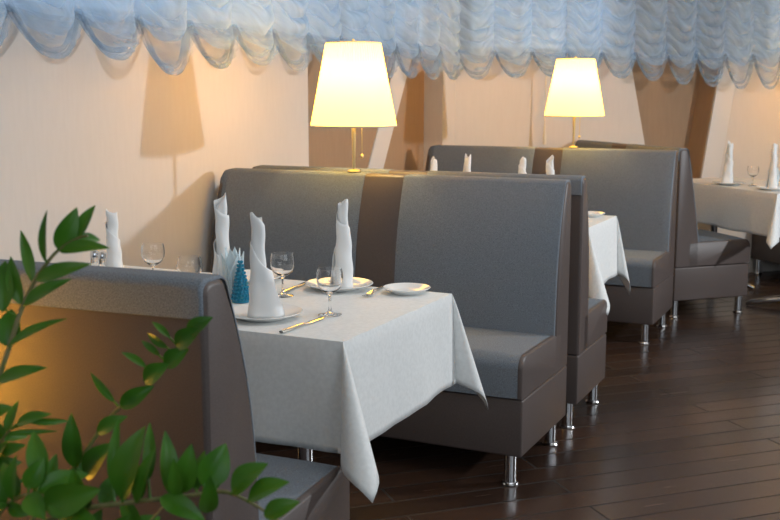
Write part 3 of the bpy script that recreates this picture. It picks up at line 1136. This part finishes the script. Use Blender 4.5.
FRONDS = [
  ([(1.537, -1.827, 0.628), (1.534, -1.799, 0.795), (1.544, -1.773, 0.921), (1.559, -1.754, 0.991), (1.567, -1.743, 1.029), (1.582, -1.729, 1.072), (1.603, -1.725, 1.099), (1.617, -1.715, 1.118), (1.647, -1.709, 1.136), (1.667, -1.71, 1.141)],
   [((1.581, -1.729, 1.071), (1.576, -1.725, 1.07), (1.538, -1.704, 1.143), 0.0142), ((1.604, -1.725, 1.101), (1.605, -1.728, 1.102), (1.611, -1.731, 1.176), 0.0127), ((1.617, -1.715, 1.118), (1.617, -1.717, 1.12), (1.644, -1.703, 1.178), 0.0253), ((1.645, -1.709, 1.136), (1.644, -1.706, 1.133), (1.651, -1.676, 1.181), 0.0182), ((1.647, -1.709, 1.136), (1.642, -1.705, 1.136), (1.657, -1.672, 1.13), 0.0126), ((1.618, -1.715, 1.119), (1.624, -1.719, 1.117), (1.7, -1.708, 1.128), 0.0197), ((1.585, -1.728, 1.076), (1.59, -1.733, 1.076), (1.672, -1.715, 1.104), 0.0198), ((1.571, -1.739, 1.04), (1.576, -1.744, 1.041), (1.647, -1.729, 1.083), 0.0184), ((1.571, -1.74, 1.039), (1.566, -1.738, 1.039), (1.533, -1.724, 1.106), 0.0198), ((1.566, -1.745, 1.023), (1.541, -1.751, 1.03), (1.527, -1.728, 1.1), 0.0311), ((1.557, -1.756, 0.981), (1.552, -1.754, 0.98), (1.54, -1.733, 1.031), 0.0311), ((1.557, -1.756, 0.981), (1.559, -1.762, 0.983), (1.645, -1.74, 1.03), 0.0142), ((1.546, -1.77, 0.932), (1.549, -1.775, 0.934), (1.625, -1.761, 0.962), 0.0184), ((1.541, -1.78, 0.887), (1.543, -1.779, 0.886), (1.566, -1.767, 0.898), 0.017)]),
  ([(1.496, -1.764, 0.59), (1.531, -1.732, 0.678), (1.569, -1.701, 0.752), (1.601, -1.678, 0.793), (1.625, -1.659, 0.837), (1.643, -1.646, 0.864), (1.667, -1.642, 0.884), (1.704, -1.63, 0.916), (1.73, -1.624, 0.947), (1.757, -1.617, 0.973), (1.772, -1.618, 0.993)],
   [((1.768, -1.618, 0.987), (1.765, -1.623, 0.992), (1.805, -1.617, 1.021), 0.0217), ((1.75, -1.619, 0.966), (1.747, -1.626, 0.974), (1.791, -1.627, 1.004), 0.0247), ((1.726, -1.625, 0.942), (1.727, -1.628, 0.944), (1.766, -1.623, 0.971), 0.0234), ((1.697, -1.632, 0.911), (1.697, -1.638, 0.918), (1.742, -1.638, 0.95), 0.025), ((1.656, -1.644, 0.875), (1.658, -1.647, 0.877), (1.71, -1.634, 0.912), 0.0223), ((1.624, -1.66, 0.836), (1.626, -1.663, 0.837), (1.674, -1.653, 0.867), 0.0209), ((1.752, -1.619, 0.968), (1.732, -1.619, 0.983), (1.691, -1.608, 1.003), 0.0087), ((1.742, -1.621, 0.958), (1.728, -1.619, 0.968), (1.682, -1.611, 0.984), 0.0102), ((1.73, -1.624, 0.946), (1.715, -1.622, 0.955), (1.673, -1.612, 0.973), 0.0088), ((1.711, -1.628, 0.925), (1.694, -1.628, 0.936), (1.643, -1.622, 0.955), 0.0103), ((1.655, -1.644, 0.874), (1.644, -1.641, 0.88), (1.59, -1.633, 0.919), 0.0104), ((1.596, -1.682, 0.787), (1.601, -1.684, 0.786), (1.6, -1.688, 0.87), 0.0253), ((1.595, -1.682, 0.786), (1.605, -1.676, 0.773), (1.6, -1.654, 0.806), 0.0149), ((1.595, -1.682, 0.786), (1.626, -1.678, 0.763), (1.662, -1.676, 0.831), 0.0328)]),
  ([(1.587, -1.855, 0.651), (1.608, -1.836, 0.705), (1.648, -1.809, 0.753), (1.703, -1.79, 0.777), (1.77, -1.766, 0.791), (1.842, -1.741, 0.803), (1.895, -1.725, 0.812), (1.934, -1.72, 0.801), (1.964, -1.719, 0.788), (1.981, -1.714, 0.773)],
   [((1.76, -1.77, 0.789), (1.761, -1.773, 0.795), (1.789, -1.759, 0.898), 0.0405), ((1.749, -1.773, 0.787), (1.74, -1.767, 0.809), (1.726, -1.732, 0.895), 0.0135), ((1.777, -1.764, 0.793), (1.783, -1.77, 0.793), (1.818, -1.774, 0.877), 0.0175), ((1.796, -1.757, 0.796), (1.788, -1.75, 0.822), (1.77, -1.719, 0.89), 0.0148), ((1.823, -1.748, 0.8), (1.821, -1.746, 0.804), (1.805, -1.73, 0.886), 0.0215), ((1.837, -1.743, 0.802), (1.839, -1.745, 0.808), (1.856, -1.743, 0.877), 0.0268), ((1.867, -1.734, 0.807), (1.864, -1.731, 0.817), (1.884, -1.703, 0.87), 0.0361), ((1.904, -1.724, 0.81), (1.907, -1.726, 0.813), (1.954, -1.714, 0.858), 0.0319), ((1.928, -1.721, 0.803), (1.93, -1.723, 0.806), (1.984, -1.71, 0.837), 0.0278), ((1.956, -1.719, 0.792), (1.955, -1.724, 0.789), (2.003, -1.715, 0.814), 0.0223), ((1.869, -1.733, 0.808), (1.881, -1.745, 0.772), (1.902, -1.767, 0.847), 0.0214), ((1.83, -1.745, 0.801), (1.835, -1.751, 0.805), (1.848, -1.771, 0.864), 0.0161), ((1.73, -1.78, 0.783), (1.724, -1.774, 0.782), (1.735, -1.727, 0.818), 0.0244), ((1.809, -1.752, 0.798), (1.813, -1.757, 0.802), (1.883, -1.754, 0.781), 0.0242), ((1.714, -1.786, 0.779), (1.717, -1.79, 0.782), (1.711, -1.81, 0.842), 0.0271), ((1.685, -1.796, 0.769), (1.679, -1.791, 0.77), (1.655, -1.77, 0.808), 0.0245), ((1.783, -1.762, 0.793), (1.779, -1.757, 0.792), (1.75, -1.736, 0.84), 0.0216), ((1.857, -1.736, 0.806), (1.853, -1.731, 0.808), (1.845, -1.7, 0.855), 0.0174), ((1.884, -1.729, 0.81), (1.879, -1.722, 0.811), (1.855, -1.691, 0.845), 0.0187), ((1.676, -1.799, 0.765), (1.682, -1.806, 0.772), (1.753, -1.816, 0.781), 0.0273)]),
  ([(1.567, -1.855, 0.647), (1.578, -1.837, 0.715), (1.59, -1.823, 0.766), (1.618, -1.817, 0.789), (1.645, -1.814, 0.798), (1.672, -1.812, 0.794)],
   [((1.664, -1.813, 0.795), (1.668, -1.821, 0.789), (1.755, -1.81, 0.821), 0.0378), ((1.647, -1.813, 0.798), (1.645, -1.81, 0.8), (1.697, -1.763, 0.82), 0.0258), ((1.635, -1.815, 0.795), (1.639, -1.819, 0.798), (1.679, -1.831, 0.776), 0.0259), ((1.636, -1.815, 0.795), (1.633, -1.814, 0.804), (1.651, -1.798, 0.845), 0.0231), ((1.611, -1.818, 0.783), (1.612, -1.821, 0.787), (1.623, -1.823, 0.852), 0.0192), ((1.649, -1.813, 0.798), (1.65, -1.803, 0.815), (1.617, -1.781, 0.875), 0.0244), ((1.593, -1.822, 0.769), (1.593, -1.822, 0.769), (1.583, -1.817, 0.824), 0.0193), ((1.603, -1.82, 0.777), (1.606, -1.823, 0.779), (1.645, -1.823, 0.772), 0.0165), ((1.599, -1.821, 0.774), (1.587, -1.819, 0.782), (1.595, -1.784, 0.803), 0.0192), ((1.622, -1.816, 0.79), (1.617, -1.812, 0.789), (1.574, -1.799, 0.828), 0.0219), ((1.645, -1.814, 0.798), (1.639, -1.808, 0.795), (1.649, -1.763, 0.819), 0.0204), ((1.672, -1.812, 0.794), (1.676, -1.817, 0.796), (1.727, -1.82, 0.79), 0.0243), ((1.603, -1.82, 0.777), (1.604, -1.825, 0.783), (1.602, -1.855, 0.769), 0.0247), ((1.665, -1.813, 0.795), (1.658, -1.805, 0.792), (1.638, -1.762, 0.84), 0.0189)]),
  ([(1.492, -1.797, 0.604), (1.492, -1.777, 0.72), (1.515, -1.761, 0.81), (1.534, -1.758, 0.842), (1.553, -1.757, 0.862)],
   [((1.553, -1.757, 0.862), (1.562, -1.756, 0.869), (1.615, -1.745, 0.889), 0.0158), ((1.553, -1.757, 0.862), (1.597, -1.728, 0.881), (1.614, -1.705, 0.866), 0.0086), ((1.541, -1.758, 0.849), (1.539, -1.758, 0.851), (1.606, -1.725, 0.856), 0.0072), ((1.534, -1.758, 0.842), (1.534, -1.758, 0.842), (1.521, -1.759, 0.87), 0.0202), ((1.52, -1.76, 0.819), (1.525, -1.763, 0.819), (1.573, -1.754, 0.839), 0.0174), ((1.512, -1.763, 0.798), (1.509, -1.76, 0.796), (1.539, -1.728, 0.8), 0.0189), ((1.51, -1.765, 0.788), (1.515, -1.767, 0.789), (1.545, -1.761, 0.844), 0.0218), ((1.534, -1.758, 0.842), (1.529, -1.754, 0.84), (1.545, -1.719, 0.838), 0.0144), ((1.517, -1.761, 0.814), (1.523, -1.765, 0.815), (1.568, -1.772, 0.806), 0.0203), ((1.543, -1.757, 0.851), (1.537, -1.753, 0.85), (1.532, -1.722, 0.892), 0.013)]),
  ([(1.529, -1.813, 0.604), (1.591, -1.776, 0.647), (1.673, -1.741, 0.685), (1.741, -1.713, 0.726), (1.77, -1.693, 0.761)],
   [((1.636, -1.757, 0.668), (1.629, -1.754, 0.676), (1.601, -1.741, 0.726), 0.0314), ((1.667, -1.744, 0.682), (1.668, -1.747, 0.688), (1.694, -1.74, 0.757), 0.0314), ((1.7, -1.73, 0.701), (1.703, -1.733, 0.704), (1.735, -1.727, 0.752), 0.0284), ((1.582, -1.781, 0.64), (1.578, -1.782, 0.647), (1.573, -1.772, 0.717), 0.0315), ((1.727, -1.719, 0.718), (1.725, -1.716, 0.716), (1.752, -1.681, 0.736), 0.0255), ((1.741, -1.713, 0.726), (1.737, -1.708, 0.723), (1.693, -1.696, 0.763), 0.0198)]),
]


for fi, (pts, leaves) in enumerate(FRONDS):
    pts = [Vector(p) - pl_inv for p in pts]
    root = Vector((pts[0].x * 0.25, pts[0].y * 0.25, 0.57))
    pts = [root + (pts[0] - root) * 0.5 * 0] + ([pts[0]] if pts[0].z > 0.575 else []) + pts[1:]
    # smooth the stem
    sm = []
    for i in range(len(pts) - 1):
        p0, p1, p2, p3 = pts[max(0, i - 1)], pts[i], pts[i + 1], pts[min(len(pts) - 1, i + 2)]
        for k in range(5):
            u = k / 5
            sm.append(0.5 * ((2 * p1) + (p2 - p0) * u + (2 * p0 - 5 * p1 + 4 * p2 - p3) * u * u + (3 * p1 - p0 - 3 * p2 + p3) * u ** 3))
    sm.append(pts[-1])
    rad = [0.0050 * (1 - 0.68 * i / (len(sm) - 1)) for i in range(len(sm))]
    st = MB().tube(sm, rad, 8).build('stem', M['stem'], pl)
    for li, (b_, f_, t_, w_) in enumerate(leaves):
        mb = MB()
        add_leaf(mb, Vector(b_) - pl_inv, Vector(f_) - pl_inv, Vector(t_) - pl_inv, w_, fi * 50 + li)
        mb.build('leaf', M['leaf'], st, 60)
